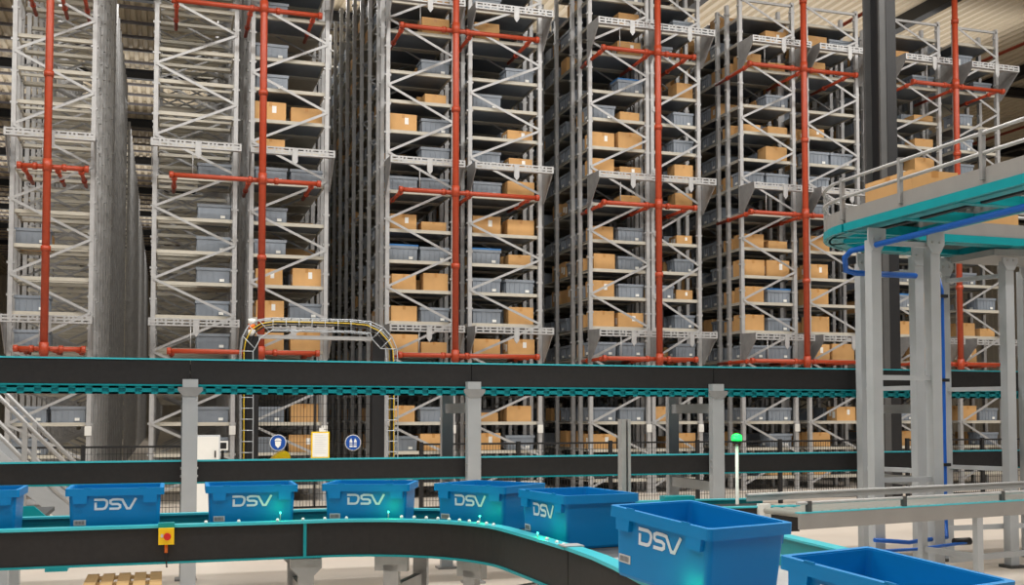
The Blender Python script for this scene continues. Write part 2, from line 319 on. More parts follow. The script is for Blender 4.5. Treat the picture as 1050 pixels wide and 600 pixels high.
UPW = .075
def perforated_beam(x0, x1, y, z):
    mb = MB(); h = .13
    mb.box(x0, x1, y, y + .12, z + h - .008, z + h); mb.box(x0, x1, y, y + .1, z, z + .008)
    for a, b in ((z, z + .025), (z + .05, z + .08), (z + .105, z + h)): mb.box(x0, x1, y - .004, y, a, b)
    n = max(4, int((x1 - x0) / .13)); st = (x1 - x0) / n
    for i in range(n + 1):
        xx = x0 + i * st; mb.box(xx - .018, xx + .018, y - .0035, y - .0005, z, z + h)
        if i < n: mb.box(xx + st / 2 - .018, xx + st / 2 + .018, y - .003, y - .001, z + .065, z + h) if i % 2 else None
    return mb
shelf_cache = {}; brace_cache = {}; up_cache = {}
BAY = .97
for rname, frames, top in RACKS:
    X0 = at_y(frames[0][0], 300, YR).x; X1 = at_y(frames[-1][1], 300, YR).x
    rk = thing('storage_rack', '%s tall galvanized storage rack counted from the left, full of shelves' % rname, 'rack', ((X0 + X1) / 2, YR, 0), 'high bay storage racks')
    stuffu = MB(); stuffs = MB(); stuffc = MB()
    for fi, (pl, pr_) in enumerate(frames):
        xa = at_y(pl, 300, YR).x; xb = at_y(pr_, 300, YR).x
        key = rname + str(fi); rnd = random.Random(key); half = ['left half', 'right half'][fi] if len(frames) > 1 else 'single column'
        W = xb - xa
        # uprights of the front frames, one mesh each
        um = MB(); um.box(-UPW / 2, UPW / 2, 0, .012, 0, top); um.box(-UPW / 2, -UPW / 2 + .012, .012, .085, 0, top); um.box(UPW / 2 - .012, UPW / 2, .012, .085, 0, top)
        um.box(-UPW / 2 - .03, UPW / 2 + .03, -.03, .11, 0, .012)
        z = .3
        while z < top: um.box(-UPW / 2 - .025, UPW / 2 + .025, .015, .075, z, z + .035); z += .55
        um = um.mesh('upright', 'galv'); fixnormals(um)
        for k in range(0, 7):
            yk = YR + (k * BAY if k else 0) + (.0 if k else 0)
            shared('upright', um, rk, (xa, yk, 0)); shared('upright', um, rk, (xb, yk, 0))
            if k == 0:
                shared('upright', um, rk, (xa, YR + .55, 0)); shared('upright', um, rk, (xb, YR + .55, 0))
        # zigzag braces of the front frame
        br = []
        def brace(z0, flip):
            a, b = (xa, xb) if not flip else (xb, xa)
            return MB().bar((a - rk.location.x, 0, 0), (b - rk.location.x, 0, .63), .012, .045, (0, 0, 1))
        bms = [brace(0, 0).mesh('brace', 'galv'), brace(0, 1).mesh('brace', 'galv')]
        for q in bms: fixnormals(q)
        z = .14; k = 0
        while z + .63 < top:
            o = link('brace', bms[k % 2], rk, (0, -.012, z)); z += .64; k += 1
        part('top_tie', MB().box(xa, xb, YR, YR + .04, top - .1, top - .05), 'galv', rk)
        # shelves of the front bay
        sm = MB(); hx = W / 2 - .03
        open_shelf = key in ('first0', 'second0')
        if not open_shelf: sm.box(-hx, hx, .1, BAY - .02, -.02, 0)
        else: sm.box(-hx, hx, .4, .46, -.04, 0, 1)
        sm.box(-hx, hx, .03, .1, -.05, .012, 1); sm.box(-hx, hx, BAY - .07, BAY - .02, -.05, .004, 1)
        sm.box(-hx, -hx + .03, .1, BAY - .07, -.045, .012, 1); sm.box(hx - .03, hx, .1, BAY - .07, -.045, .012, 1)
        sm.box(-hx - .03, hx + .03, .035, .06, -.045, -.01, 1)
        sm = sm.mesh('shelf', ['pan', 'rail']); fixnormals(sm)
        tiers = TIERS + [z for z in (10.6, 11.15) if z < top - .1]
        for ti, z in enumerate(tiers):
            if z > top - .15: continue
            shared('shelf', sm, rk, (xa + W / 2, YR + .02, z))
            if rname in ('third', 'fourth', 'fifth', 'sixth', 'second') and not (rname == 'second' and fi == 0):
                shared('shelf', sm, rk, (xa + W / 2, YR + .02 + BAY, z)) if rname in ('fourth', 'fifth', 'third') else None
        # goods of the front bay
        for ti, row in enumerate(LOAD[key]):
            if TIERS[ti] > top - .3: continue
            for si, code in enumerate(row):
                if code == '.': continue
                x = xa + W * (.26 if si == 0 else .74)
                if code in 'bl' and W < 1.2: x = xa + W * (.27 if si == 0 else .73)
                side = ['left', 'right'][si]
                hw = '%s slot, %s, %s rack' % (side, half, rname) if len(frames) > 1 else '%s slot, %s rack' % (side, rname)
                put(code, x, YR + .32, TIERS[ti] + .012, 'on %s shelf, %s' % (ORD[ti], hw), 'goods on the rack fronts', rnd, min(1, (W / 2 - .06) / .6))
                # the goods behind in the same bay
                rc = rnd.choice('ccbbb.')
                tgt = deep_c if rc == 'c' else deep_b
                if rc != '.': tgt.box(x - .27, x + .27, YR + .56, YR + .92, TIERS[ti] + .005, TIERS[ti] + rnd.uniform(.24, .3))
        # goods along the left flank
        nflank = {'third': 3, 'fourth': 3, 'fifth': 3, 'sixth': 1}.get(rname, 0) if fi == 0 else 0
        for ti, z in enumerate(TIERS):
            if ti in (0, 3) or z > top - .3: continue
            dens = {'third': .72, 'fourth': .85, 'fifth': .92, 'sixth': .8}.get(rname, .5)
            for b in range(0, 14):
                for slot in range(2):
                    yy = YR + b * BAY + (.3 if slot == 0 else .72)
                    if b == 0: continue
                    if b * 2 + slot - 1 <= nflank and slot + b * 2 - 2 >= 0:
                        if rnd.random() < dens:
                            idx = b * 2 + slot - 2
                            put(rnd.choice('cbbbc' if rname == 'fourth' else 'bbbbcb'), xa + W * .26, yy, z + .012,
                                'on %s shelf, left flank, %s rack, %s behind the front' % (ORD[ti], rname, ['first', 'second', 'third', 'fourth'][idx]), 'goods along the rack flanks', rnd)
                    elif rnd.random() < dens * .75 and (rname not in ('first',) and not (key == 'second0')):
                        (deep_c if rnd.random() < .3 else deep_b).box(xa + .05, xa + W * .5 - .02, yy - .18, yy + .18, z + .005, z + .28)
                    if rnd.random() < dens * .6 and rname not in ('first',) and key != 'second0':
                        (deep_c if rnd.random() < .35 else deep_b).box(xa + W * .5 + .02, xb - .05, yy - .18, yy + .18, z + .005, z + .28)
        # everything deeper in the rack
        secs = [(7, 16, top)] + ([(18, 33, top - .4), (36, 60, top - .7)] if rname in ('first', 'second', 'third') else [(17, 30, top - .2)])
        for (k0, k1, tp) in secs:
            for k in range(k0, k1):
                yk = YR + k * BAY
                for xx in (xa, xb):
                    stuffu.box(xx - UPW / 2, xx + UPW / 2, yk, yk + .08, 0, tp)
                    if k < 24:
                        z = .3
                        while z < tp: stuffu.box(xx - UPW / 2 - .012, xx + UPW / 2 + .012, yk + .02, yk + .06, z, z + .035); z += .55
        for k in range(1, 30):
            yk = YR + k * BAY
            if yk > YR + 16 * BAY and k < 18: continue
            for ti, z in enumerate(tiers):
                if z > top - .5: continue
                if k == 1 and rname in ('fourth', 'fifth', 'third'): continue
                stuffs.box(xa + .03, xb - .03, yk + .03, yk + .09, z - .05, z + .01)
                if rname != 'first' and key != 'second0' and k < 16: stuffs.box(xa + .03, xb - .03, yk + .1, yk + BAY - .03, z - .02, z)
            if k < 10:
                z = .14; q = k % 2
                while z + .63 < top:
                    a, b = (xa, xb) if q else (xb, xa)
                    stuffc.bar((a, yk - .01, z), (b, yk - .01, z + .63), .012, .035); z += .64; q = 1 - q
        # cantilevered perforated beams with gussets and a slotted hanger
        for bi, zb in enumerate((3.1, 6.2, 9.25)):
            yb = YR - .6
            if zb > top: continue
            part('perforated_beam', perforated_beam(xa - .05, xb + .05, yb, zb), 'galv', rk)
            for xx in (xa - .05, xb + .05):
                part('gusset_plate', MB().prism([(yb, zb), (yb, zb + .14), (YR, zb + .16), (YR, zb - .5), (YR - .06, zb - .5)], 'x', xx - .006, xx + .006), 'galv2', rk)
            xm = xa + W * .52
            hb = MB(); hb.box(xm - .05, xm + .05, yb - .022, yb - .006, zb - .12, zb + .1); hb.prism([(xm - .05, zb - .12), (xm + .05, zb - .12), (xm, zb - .19)], 'y', yb - .022, yb - .006)
            part('slotted_hanger', hb, 'galv', rk)
        # small white location plates
        part('location_plate', MB().box(xb - .06, xb + .05, YR - .02, YR - .005, 1.22, 1.38), 'white', rk)
    part('deep_uprights', stuffu, 'galv2', rk, kind='stuff'); part('deep_shelf_rails', stuffs, 'rail', rk, kind='stuff'); part('deep_braces', stuffc, 'galv2', rk, kind='stuff')
solo('deep_cartons', deep_c, 'carton', 'brown cardboard cartons stored deep inside the racks', 'cartons', kind='stuff')
solo('deep_bins', deep_b, 'bin', 'grey plastic bins stored deep inside the racks', 'bins', kind='stuff')

# ================================================================== SPRINKLER RISERS
def coupling(c, ax, r=.07, l=.09):
    c = Vector(c); d = Vector({'x': (1, 0, 0), 'y': (0, 1, 0), 'z': (0, 0, 1)}[ax]) * l / 2
    return MB().tube([c - d, c + d], r, 10)
SPR = [('first', 46, 16, 86), ('second', 268, 174, 327), ('third', 467, 412, 553), ('fourth', 676, 622, 716), ('fifth', 827, 774, 884), ('sixth', 984, 944, 1036)]
YS = YR - .85
for rname, px, pa, pb in SPR:
    xr = at_y(px, 300, YS).x; xa = at_y(pa, 300, YS).x; xb = at_y(pb, 300, YS).x
    t = thing('sprinkler_pipe', 'red sprinkler riser with cross pipes in front of the %s rack from left' % rname, 'pipe', (xr, YS, 0), 'sprinkler risers')
    part('riser', MB().tube([(xr, YS, 2.5), (xr, YS, ZR - .02)], .062, 12), 'red', t)
    part('ceiling_flange', MB().tube([(xr, YS, ZR - .12), (xr, YS, ZR - .02)], .12, 12), 'red', t)
    for z in (4.3, 7.2, 10.1): part('coupling', coupling((xr, YS, z), 'z', .08), 'red', t)
    for zc in (2.66, 5.68, 8.72):
        yc = YS + .12
        cp = part('cross_pipe', MB().tube([(xa, yc, zc), (xb, yc, zc)], .042, 10), 'red', t)
        part('tee', MB().tube([(xr, YS, zc - .1), (xr, YS, zc + .1)], .074, 12).tube([(xr, YS, zc), (xr, yc, zc)], .05, 8), 'red', t)
        ends = (xa + .05, xa + (xb - xa) * .5 + .05, xb - .1)
        for xe in (xa, xb, xr - .2, xr + .25): part('coupling', coupling((xe, yc, zc), 'x', .06, .07), 'red', cp)
        for xe in ends:
            bp = part('branch_pipe', MB().tube([(xe, yc, zc), (xe, yc + 1.5, zc)], .034, 8), 'red', cp)
            for yy in (yc + .3, yc + 1.0): part('coupling', coupling((xe, yy, zc), 'y', .05, .06), 'red', cp)
        part('hanger_rod', MB().tube([(xa + .35, yc, zc), (xa + .35, yc, zc + .42)], .008, 5), 'galv', cp)

# ================================================================== DOUBLE-DECK CONVEYOR ALONG THE RACKS
PX = [-2.38 + 2.585 * i for i in range(-1, 6)]
XL, XRR = PX[0] - .5, PX[-1] + 1.4
def deck(name, label, zt, zb, ybk, perforated):
    t = thing(name, label, 'conveyor', (3, 10.4, 0))
    edges = [XL] + [p for p in PX] + [XRR]
    for a, b in zip(edges[:-1], edges[1:]):
        part('side_panel', MB().box(a + .003, b - .003, 10.0, 10.03, zb, zt), 'black', t)
    part('top_edge', MB().box(XL, XRR, 9.99, 10.05, zt, zt + .014), 'teallight', t)
    part('bottom_edge', MB().box(XL, XRR, 9.99, 10.05, zb - .014, zb), 'teal', t)
    part('belt', MB().box(XL, XRR, 10.05, ybk - .05, zt - .09, zt - .06), 'belt', t)
    part('far_side_panel', MB().box(XL, XRR, ybk - .03, ybk, (zb + .08 if perforated else zb), zt - (0 if perforated else .07)), 'black', t)
    if perforated:
        # teal slotted channel under the panel: real openings between the webs
        z0, z1 = zb - .085, zb - .014; mb = MB()
        mb.box(XL, XRR, 10.0, 10.02, z1 - .02, z1); mb.box(XL, XRR, 10.0, 10.02, z0, z0 + .016); mb.box(XL, XRR, 10.02, 10.026, z0, z1)
        x = XL
        while x < XRR: mb.box(x, x + .08, 10.0, 10.02, z0, z1); x += .135
        part('slotted_channel', mb, 'teal', t, kind='stuff')
    x = XL + .4
    cm = MB().box(-.03, .03, 10.05 - 10.4, ybk - .05 - 10.4, -.05, 0).mesh('cross_member', 'teal')
    while x < XRR:
        shared('cross_member', cm, t, (x, 10.4, zb + (.13 if perforated else .06))); x += 1.29
    return t
deck('upper_belt_conveyor', 'upper of two long black conveyors running in front of the racks', 2.07, 1.855, 10.9, True)
deck('middle_belt_conveyor', 'lower of two long black conveyors running behind the blue crates', 1.175, .995, 10.9, False)
pnames = {1: 'leftmost tall', 2: 'second tall', 3: 'third tall', 4: 'rightmost tall'}
for i, px in enumerate(PX):
    if i in (0, 6): continue
    s = {1: 'just outside the left edge', 2: 'between the first two whole blue crates', 3: 'left of the slim slotted post', 4: 'left of the green signal lamp', 5: 'behind the elevated conveyor legs'}[i]
    t = thing('conveyor_stand', 'tall grey stand carrying the two long conveyors, ' + s, 'stand', (px, 10.4, 0), 'stands of the long conveyors')
    mb = MB(); mb.box(px - .065, px + .065, 9.9, 9.912, .02, 1.9); mb.box(px - .065, px - .053, 9.912, 9.985, .02, 1.9); mb.box(px + .053, px + .065, 9.912, 9.985, .02, 1.9)
    part('front_post', mb, 'post', t)
    part('rear_post', MB().box(px - .06, px + .06, 10.92, 11.0, .02, 1.84), 'post', t)
    part('cross_beam', MB().box(px - .03, px + .03, 9.99, 10.92, 1.6, 1.7), 'post', t)
    part('cross_beam', MB().box(px - .03, px + .03, 9.99, 10.92, .8, .9), 'post', t)
    part('bracket', MB().prism([(px - .105, 1.83), (px + .105, 1.83), (px + .105, 1.8), (px + .06, 1.75), (px - .06, 1.75), (px - .105, 1.8)], 'y', 9.893, 9.9), 'galv2', t)
    for zz in (1.05, 1.12, 1.78): part('bolt', MB().tube([(px - .075, 9.94, zz), (px + .075, 9.94, zz)], .012, 6), 'galv', t)
    part('foot', MB().box(px - .1, px + .1, 9.86, 10.02, 0, .02), 'galv2', t); part('foot', MB().box(px - .1, px + .1, 10.88, 11.04, 0, .02), 'galv2', t)

# ================================================================== FRONT CRATE CONVEYOR
CC = Vector((.87, 6.05)); RC = 1.41
def path(x0, ang=90, n=16, yend=None):
    P = [(x0, 7.46, .85)]
    for i in range(n + 1):
        a = math.radians(ang) * i / n
        P.append((CC.x + RC * math.sin(a), CC.y + RC * math.cos(a), 0.85 + .02 * i / n))
    return P
straight = [(-3.6, 7.46, .85), (-2.4, 7.46, .85), (-1.2, 7.46, .85), (.05, 7.46, .85)]
arc = path(.05)[-17:]
tail = [(2.28, 6.05, .87), (2.28, 5.6, .878), (2.28, 5.02, .885)]
decl = [(2.28, 5.0, .887), (2.27, 4.62, .92), (2.26, 4.35, .928), (2.26, 3.96, .904), (2.28, 3.03, .802), (2.3, 1.9, .68)]
conv = thing('crate_conveyor', 'curved black-sided conveyor with teal edges carrying the blue crates', 'conveyor', (.9, 7.0, 0))
HWID = .36
segs = [('side_panel', [(-3.6, 7.46, .85), (0, 7.46, .85), (.86, 7.46, .85)]), ('side_panel', arc[:9]), ('side_panel', arc[8:12]), ('side_panel', arc[11:] + tail[1:]), ('side_panel', decl)]
full = straight + [(.45, 7.46, .85)] + arc + tail[1:] + decl[1:]
for nm, p in segs:
    if p is decl: p = [(2.28, 5.0, .887), (2.27, 4.62, .888), (2.26, 4.35, .88), (2.26, 3.96, .85), (2.28, 3.03, .75), (2.3, 1.9, .63)]
    dz = 0
    part(nm, MB().sweep(p, -HWID - .03, -HWID, -.165, .045 + dz), 'black', conv)
    part('bottom_edge', MB().sweep(p, -HWID - .04, -HWID + .01, -.178, -.165), 'teal', conv)
    part('top_edge', MB().sweep(p, -HWID - .05, -HWID + .03, .045 + dz, .062 + dz), 'teallight', conv, label='pale teal top edge of the conveyor side')
fr = straight + [(.45, 7.46, .85)] + arc + tail[1:]
part('far_rail', MB().sweep(fr, HWID, HWID + .03, -.16, .052), 'teal', conv)
part('far_rail_edge', MB().sweep(fr, HWID - .02, HWID + .045, .052, .066), 'teallight', conv)
part('far_rail', MB().sweep(decl, HWID, HWID + .03, -.16, .04), 'teal', conv)
part('belt', MB().sweep(fr, -HWID + .03, HWID, -.03, -.002), 'belt', conv); part('belt', MB().sweep(decl, -HWID + .03, HWID, -.03, -.002), 'galv', conv, label='pale belt of the descending section')
part('joint_plate', MB().box(.852, .872, 7.055, 7.068, .675, .9), 'teal', conv)
part('joint_plate', MB().box(1.86, 1.96, 4.97, 5.07, .948, .955), 'galv', conv)
# little guide studs along the near edge
st = MB().sphere((0, 0, 0), .012, 6).mesh('stud', 'white')
for s in (-.1, .0, .12, .2, .27, .34): shared('stud', st, conv, (.45 + s * 2, 7.07, .92))
for i in range(7, 17, 1):
    a = math.radians(90) * i / 18
    shared('stud', st, conv, (CC.x + (RC - HWID - .03) * math.sin(a), CC.y + (RC - HWID - .03) * math.cos(a), .935))
for yy in (5.35, 5.2, 5.1): shared('stud', st, conv, (1.9, yy, .945))
# legs
def leg(x, y, along_x=True):
    l = link('leg', None, None); 
    mb = MB(); d = HWID + .0
    for s in (-1, 1):
        yy = y + s * (d - .05)
        mb.prism([(x - .1, .66), (x + .1, .66), (x + .1, .6), (x + .05, .55), (x + .05, .02), (x - .05, .02), (x - .05, .55), (x - .1, .6)], 'y', yy - .03, yy + .03) if along_x else \
            mb.prism([(yy - .12, .66), (yy + .12, .66), (yy + .12, .6), (yy + .055, .52), (yy + .055, .02), (yy - .055, .02), (yy - .055, .52), (yy - .12, .6)], 'x', x - .03, x + .03)
        mb.box(x - .08, x + .08, yy - .06, yy + .06, 0, .02)
    if along_x: mb.bar((x, y - d + .05, .42), (x, y + d - .05, .42), .04, .08)
    else: mb.bar((x, y - d + .05, .42), (x, y + d - .05, .42), .04, .08)
    bpy.data.objects.remove(l)
    return part('leg', mb, 'galv', conv)
leg(-2.3, 7.46); leg(.88, 7.46)
def leg_at(cx, cy, ang):
    mb = MB(); a = math.radians(ang); n = Vector((math.sin(a), math.cos(a), 0)); tdir = Vector((math.cos(a), -math.sin(a), 0))
    for s in (-1, 1):
        c = Vector((cx, cy, 0)) + n * s * (HWID - .04)
        mb.bar(c + Vector((0, 0, .02)), c + Vector((0, 0, .62)), .1, .05, n); mb.bar(c + Vector((0, 0, .58)), c + Vector((0, 0, .7)), .22, .05, n)
        mb.bar(c + Vector((0, 0, .0)), c + Vector((0, 0, .02)), .16, .12, n)
    mb.bar(Vector((cx, cy, .44)) - n * .26, Vector((cx, cy, .44)) + n * .26, .05, .08)
    part('leg', mb, 'galv', conv)
for ang in (30, 62):
    a = math.radians(ang); leg_at(CC.x + RC * math.sin(a), CC.y + RC * math.cos(a), ang)
leg_at(2.25, 4.5, 90); leg_at(2.25, 2.6, 90)
# emergency stop box on the near panel
ex = at_y(170.5, 548, 7.08)
t = thing('emergency_stop', 'yellow emergency stop box with red button on the front conveyor panel', 'button', (ex.x, 7.06, ex.z - .05))
part('housing', MB().box(ex.x - .046, ex.x + .046, 7.0, 7.085, ex.z - .055, ex.z + .045), 'yellow', t)
part('button', MB().tube([(ex.x + .006, 6.975, ex.z - .005), (ex.x + .006, 7.0, ex.z - .005)], .022, 14), 'redbtn', t)
part('keyhole_plate', MB().box(ex.x - .032, ex.x - .018, 6.996, 7.0, ex.z - .01, ex.z + .01), 'labelgrey', t)
part('mount_plate', MB().box(ex.x - .048, ex.x + .048, 7.03, 7.085, ex.z + .045, ex.z + .075), 'teal', t)
part('plug', MB().tube([(ex.x, 7.05, ex.z - .055), (ex.x, 7.05, ex.z - .11)], .01, 8), 'orange', t)
part('lead', MB().tube([(ex.x, 7.05, ex.z - .11), (ex.x + .005, 7.05, ex.z - .2)], .005, 6), 'cable', t)

# ------------------------------------------------------------------ blue crates
def stroke(pts, wd):
    mb = MB(); n = len(pts); L = []; Rr = []
    P = [Vector((a, b)) for a, b in pts]
    for i, p in enumerate(P):
        d0 = (P[i] - P[i - 1]).normalized() if i else (P[1] - P[0]).normalized()
        d1 = (P[i + 1] - P[i]).normalized() if i < n - 1 else d0
        nn = Vector((-(d0 + d1).y, (d0 + d1).x)).normalized(); k = wd / 2 / max(.45, nn.dot(Vector((-d0.y, d0.x))))
        L.append(p + nn * k); Rr.append(p - nn * k)
    return L, Rr
def logo_mb(sc, yf, x0, z0):
    mb = MB()
    S = [([(-.02, .9), (.78, .9), (.98, .8), (1.04, .62), (.98, .34), (.86, .16), (.68, .1), (.1, .1), (.1, .66)], .2),
         ([(2.02, .9), (1.5, .9), (1.3, .8), (1.3, .6), (1.44, .5), (1.9, .5), (2.08, .4), (2.08, .2), (1.92, .1), (1.22, .1)], .2),
         ([(1.98, .9), (2.26, .86), (2.66, .1), (2.9, .1), (3.38, .98)], .2)]
    for pts, wd in S:
        L, Rr = stroke(pts, wd); n = len(L)
        vs = [(x0 + p.x * sc, yf, z0 + p.y * sc) for p in L + Rr] + [(x0 + p.x * sc, yf + .002, z0 + p.y * sc) for p in L + Rr]
        fs = [(i, i + 1, n + i + 1, n + i) for i in range(n - 1)]
        mb.add(vs, fs)
    return mb
CL, CW, CH = .58, .46, .285
def rrect(l, w_, r, z, n=4):
    out = []
    for cx, cy, a0 in ((l - r, w_ - r, 0), (-l + r, w_ - r, 90), (-l + r, -w_ + r, 180), (l - r, -w_ + r, 270)):
        for i in range(n + 1):
            a = math.radians(a0 + 90 * i / n); out.append((cx + r * math.cos(a), cy + r * math.sin(a), z))
    return out
def loft(rings, cap0=True, cap1=True):
    mb = MB(); n = len(rings[0]); vs = [v for r in rings for v in r]; fs = []
    for k in range(len(rings) - 1):
        for i in range(n): fs.append((k * n + i, k * n + (i + 1) % n, (k + 1) * n + (i + 1) % n, (k + 1) * n + i))
    if cap0: fs.append(tuple(range(n)))
    if cap1: fs.append(tuple((len(rings) - 1) * n + i for i in range(n)))
    return mb.add(vs, fs)
l2, w2 = CL / 2, CW / 2
body_mb = loft([rrect(l2 - .035, w2 - .035, .02, 0), rrect(l2 - .03, w2 - .03, .025, .012), rrect(l2 - .018, w2 - .018, .025, CH - .005), rrect(l2 - .026, w2 - .026, .022, CH - .005), rrect(l2 - .04, w2 - .04, .02, .015)])
rim_mb = loft([rrect(l2 - .018, w2 - .018, .025, CH - .045), rrect(l2, w2, .018, CH - .045), rrect(l2, w2, .018, CH), rrect(l2 - .022, w2 - .022, .022, CH), rrect(l2 - .024, w2 - .024, .022, CH - .05)], False, False)
crate_me = {}
def crate_parts():
    d = {}
    me = body_mb.mesh('body', 'blue'); fixnormals(me); d['body'] = me
    me = rim_mb.mesh('rim', 'blue'); fixnormals(me); d['rim'] = me
    lg = MB().prism([(-.042, 0), (.042, 0), (.038, -.048), (-.038, -.048)], 'y', -.012, .012).mesh('lug', 'blue'); fixnormals(lg); d['lug'] = lg
    # the front wall leans out from bottom to top: logo and label follow it
    def lean(mb, z0=0):
        out = MB(); out.f, out.m, out.sm = mb.f, mb.m, mb.sm
        out.v = [(x, y - (w2 - .03) - .0125 * max(0, z - .012) / (CH - .017) - .002, z) for x, y, z in mb.v]; return out
    lo = lean(logo_mb(.072, 0, -.122, .15)).mesh('logo', 'logo'); d['logo'] = lo
    lb = lean(MB().box(-.24, -.17, -.001, .001, .058, .092)).mesh('barcode_label', 'labelgrey'); fixnormals(lb); d['barcode_label'] = lb
    bc = MB(); x = -.233
    while x < -.18: bc.box(x, x + .0045, -.0022, -.001, .064, .086); x += .008
    d['barcode'] = lean(bc).mesh('barcode', 'ink')
    me = MB().box(-.022, .022, -.003, .003, -.003, .006).mesh('rim_clip', 'blue'); fixnormals(me); d['rim_clip'] = me
    return d
CP = crate_parts()
def crate(label, x, y, zrim, yaw, pitch=0):
    t = thing('blue_crate', label, 'crate', (0, 0, 0), 'blue crates on the front conveyor')
    R = Matrix.Rotation(yaw, 3, 'Z') @ Matrix.Rotation(pitch, 3, 'Y')
    t.rotation_euler = R.to_euler(); t.location = Vector((x, y, zrim)) - R @ Vector((0, 0, CH))
    b = link('body', CP['body'], t); link('rim', CP['rim'], t)
    for sx in (-.16, .16): link('rim_clip', CP['rim_clip'], t, (sx, -w2 + .003, CH))
    for sx in (-1, 1):
        for sy in (-1, 1): link('lug', CP['lug'], t, (sx * (l2 - .085), sy * (w2 - .013), CH - .044))
    lo = link('logo', CP['logo'], b); lo['label'] = 'white DSV lettering'
    lb = link('barcode_label', CP['barcode_label'], b); lb['label'] = 'small white barcode label'
    me = CP['barcode']; link('barcode', me, b)
    return t, R
crates = [('blue plastic crate cut off by the left edge of the picture', -1.13, 7.45, 1.135, 0, 0),
          ('blue plastic crate above left of the yellow stop box', -.29, 7.42, 1.135, 0, 0),
          ('blue plastic crate right of the first grey stand', .545, 7.42, 1.135, -.02, 0),
          ('blue plastic crate at the start of the bend, under the vest sign', 1.335, 7.3, 1.135, -.36, 0),
          ('blue plastic crate in mid-bend, overlapped on its right by another crate', 2.02, 6.8, 1.145, -.93, 0),
          ('blue plastic crate leaving the bend, behind the large front crate', 2.195, 5.68, 1.166, -1.44, 0),
          ('large blue plastic crate seen into from above, nearest with full lettering', 2.06, 3.96, 1.196, -1.277, .09),
          ('blue plastic crate cut off by the bottom edge at the right', 2.29, 3.035, 1.093, -1.3, .09)]
for i, (lab, x, y, z, yaw, pit) in enumerate(crates):
    t, R = crate(lab, x, y, z, yaw, pit)
    if 2 <= i <= 6:
        # green status lamp on the conveyor edge in front of the crate's right end
        p = Vector((x, y, z - CH)) + R @ Vector((.17, -w2 - (.1 if i < 6 else .05), 0)); p.z = .965 if i < 6 else .935
        s = thing('status_lamp', 'small lit green lamp in front of the %s blue crate from the left' % ['', '', 'third', 'fourth', 'fifth', 'sixth', 'seventh'][i], 'lamp', p - Vector((0, 0, .05)), 'green lamps along the crate conveyor')
        part('stem', MB().tube([p - Vector((0, 0, .05)), p], .003, 6), 'galv', s)
        part('bulb', MB().sphere(p, .006, 8), 'led', s)
        L = bpy.data.lights.new('status_glow', 'POINT'); L.energy = .5 if i < 6 else .28; L.color = (.01, 1, .2); L.shadow_soft_size = .02
        lo = bpy.data.objects.new('status_glow', L); COL.objects.link(lo); lo.location = p + Vector((0, 0, .016)) + (R @ Vector((0, .02, 0)))

# ================================================================== ROLLER CONVEYOR AT RIGHT + SHORT BELT
rc = thing('roller_conveyor', 'grey-sided roller conveyor running to the right edge behind the front crates', 'conveyor', (6.5, 7.5, 0))
A = at_z(820, 527, .84); B = at_z(1050, 513.5, .84)
d = (B - A); d.z = 0; d.normalize(); E_ = A + d * 5.2; nrm = Vector((-d.y, d.x, 0))
pth = [A + Vector((0, 0, 0)), A + d * 2.6, E_]
part('near_fascia', MB().sweep(pth, -.01, .02, -.12, 0), 'fascia', rc)
part('fascia_edge', MB().sweep(pth, -.012, .05, 0, .008), 'teallight', rc)
part('far_fascia', MB().sweep(pth, .62, .65, -.12, 0), 'fascia', rc)
rm = MB().tube([nrm * .03, nrm * .61], .025, 10).mesh('roller', 'roller')
for i in range(52): shared('roller', rm, rc, A + d * (.06 + i * .098) + Vector((0, 0, -.012)))
part('guide_rail', MB().tube([p + nrm * .03 + Vector((0, 0, .075)) for p in pth], .013, 8), 'galv', rc)
part('guide_rail', MB().tube([p + nrm * .6 + Vector((0, 0, .1)) for p in pth], .014, 8), 'galv', rc)
part('guide_plate', MB().sweep(pth, .6, .605, .05, .11), 'galv', rc)
for s in (.12, 1.15, 2.35, 3.6): part('rail_bracket', MB().bar(A + d * s + nrm * .03 + Vector((0, 0, -.02)), A + d * s + nrm * .03 + Vector((0, 0, .09)), .04, .03, nrm), 'column', rc)
for s in (2.02, 4.2):
    for u in (.02, .6):
        q = A + d * s + nrm * u; part('leg', MB().bar((q.x, q.y, .02), (q.x, q.y, .72), .07, .05, nrm).box(q.x - .06, q.x + .06, q.y - .05, q.y + .05, 0, .02), 'post', rc)
    q = A + d * s; part('leg_brace', MB().bar(q + nrm * .05 + Vector((0, 0, -.45)), q + nrm * .57 + Vector((0, 0, -.45)), .03, .05), 'post', rc)
q = A + d * 2.02; part('long_brace', MB().bar(Vector((q.x, q.y, .33)) + nrm * .3, Vector((q.x, q.y, .33)) + nrm * .3 + d * 2.2, .04, .05), 'post', rc)
sb = thing('junction_conveyor', 'short black-sided teal conveyor feeding the roller conveyor beside the front crate', 'conveyor', (3.9, 7.3, 0))
A2 = at_z(738, 520, .86); A2b = at_z(819, 518, .86)
d2 = (A2b - A2); d2.z = 0; d2.normalize(); n2 = Vector((-d2.y, d2.x, 0))
p2 = [A2, A2b]
part('side_panel', MB().sweep(p2, -.01, .02, -.21, -.012), 'black', sb); part('top_edge', MB().sweep(p2, -.02, .04, -.012, 0), 'teallight', sb)
part('bed', MB().sweep(p2, .04, .6, -.06, -.03), 'black', sb); part('far_rail', MB().sweep([A2 - d2 * .9, A2b], .6, .63, -.17, .0), 'teal', sb)
part('far_edge', MB().sweep([A2 - d2 * .9, A2b], .585, .645, 0, .012), 'teallight', sb)
part('corner_block', MB().sweep([A2 - d2 * .25, A2 + d2 * .02], .5, .62, -.02, .05), 'teal', sb)
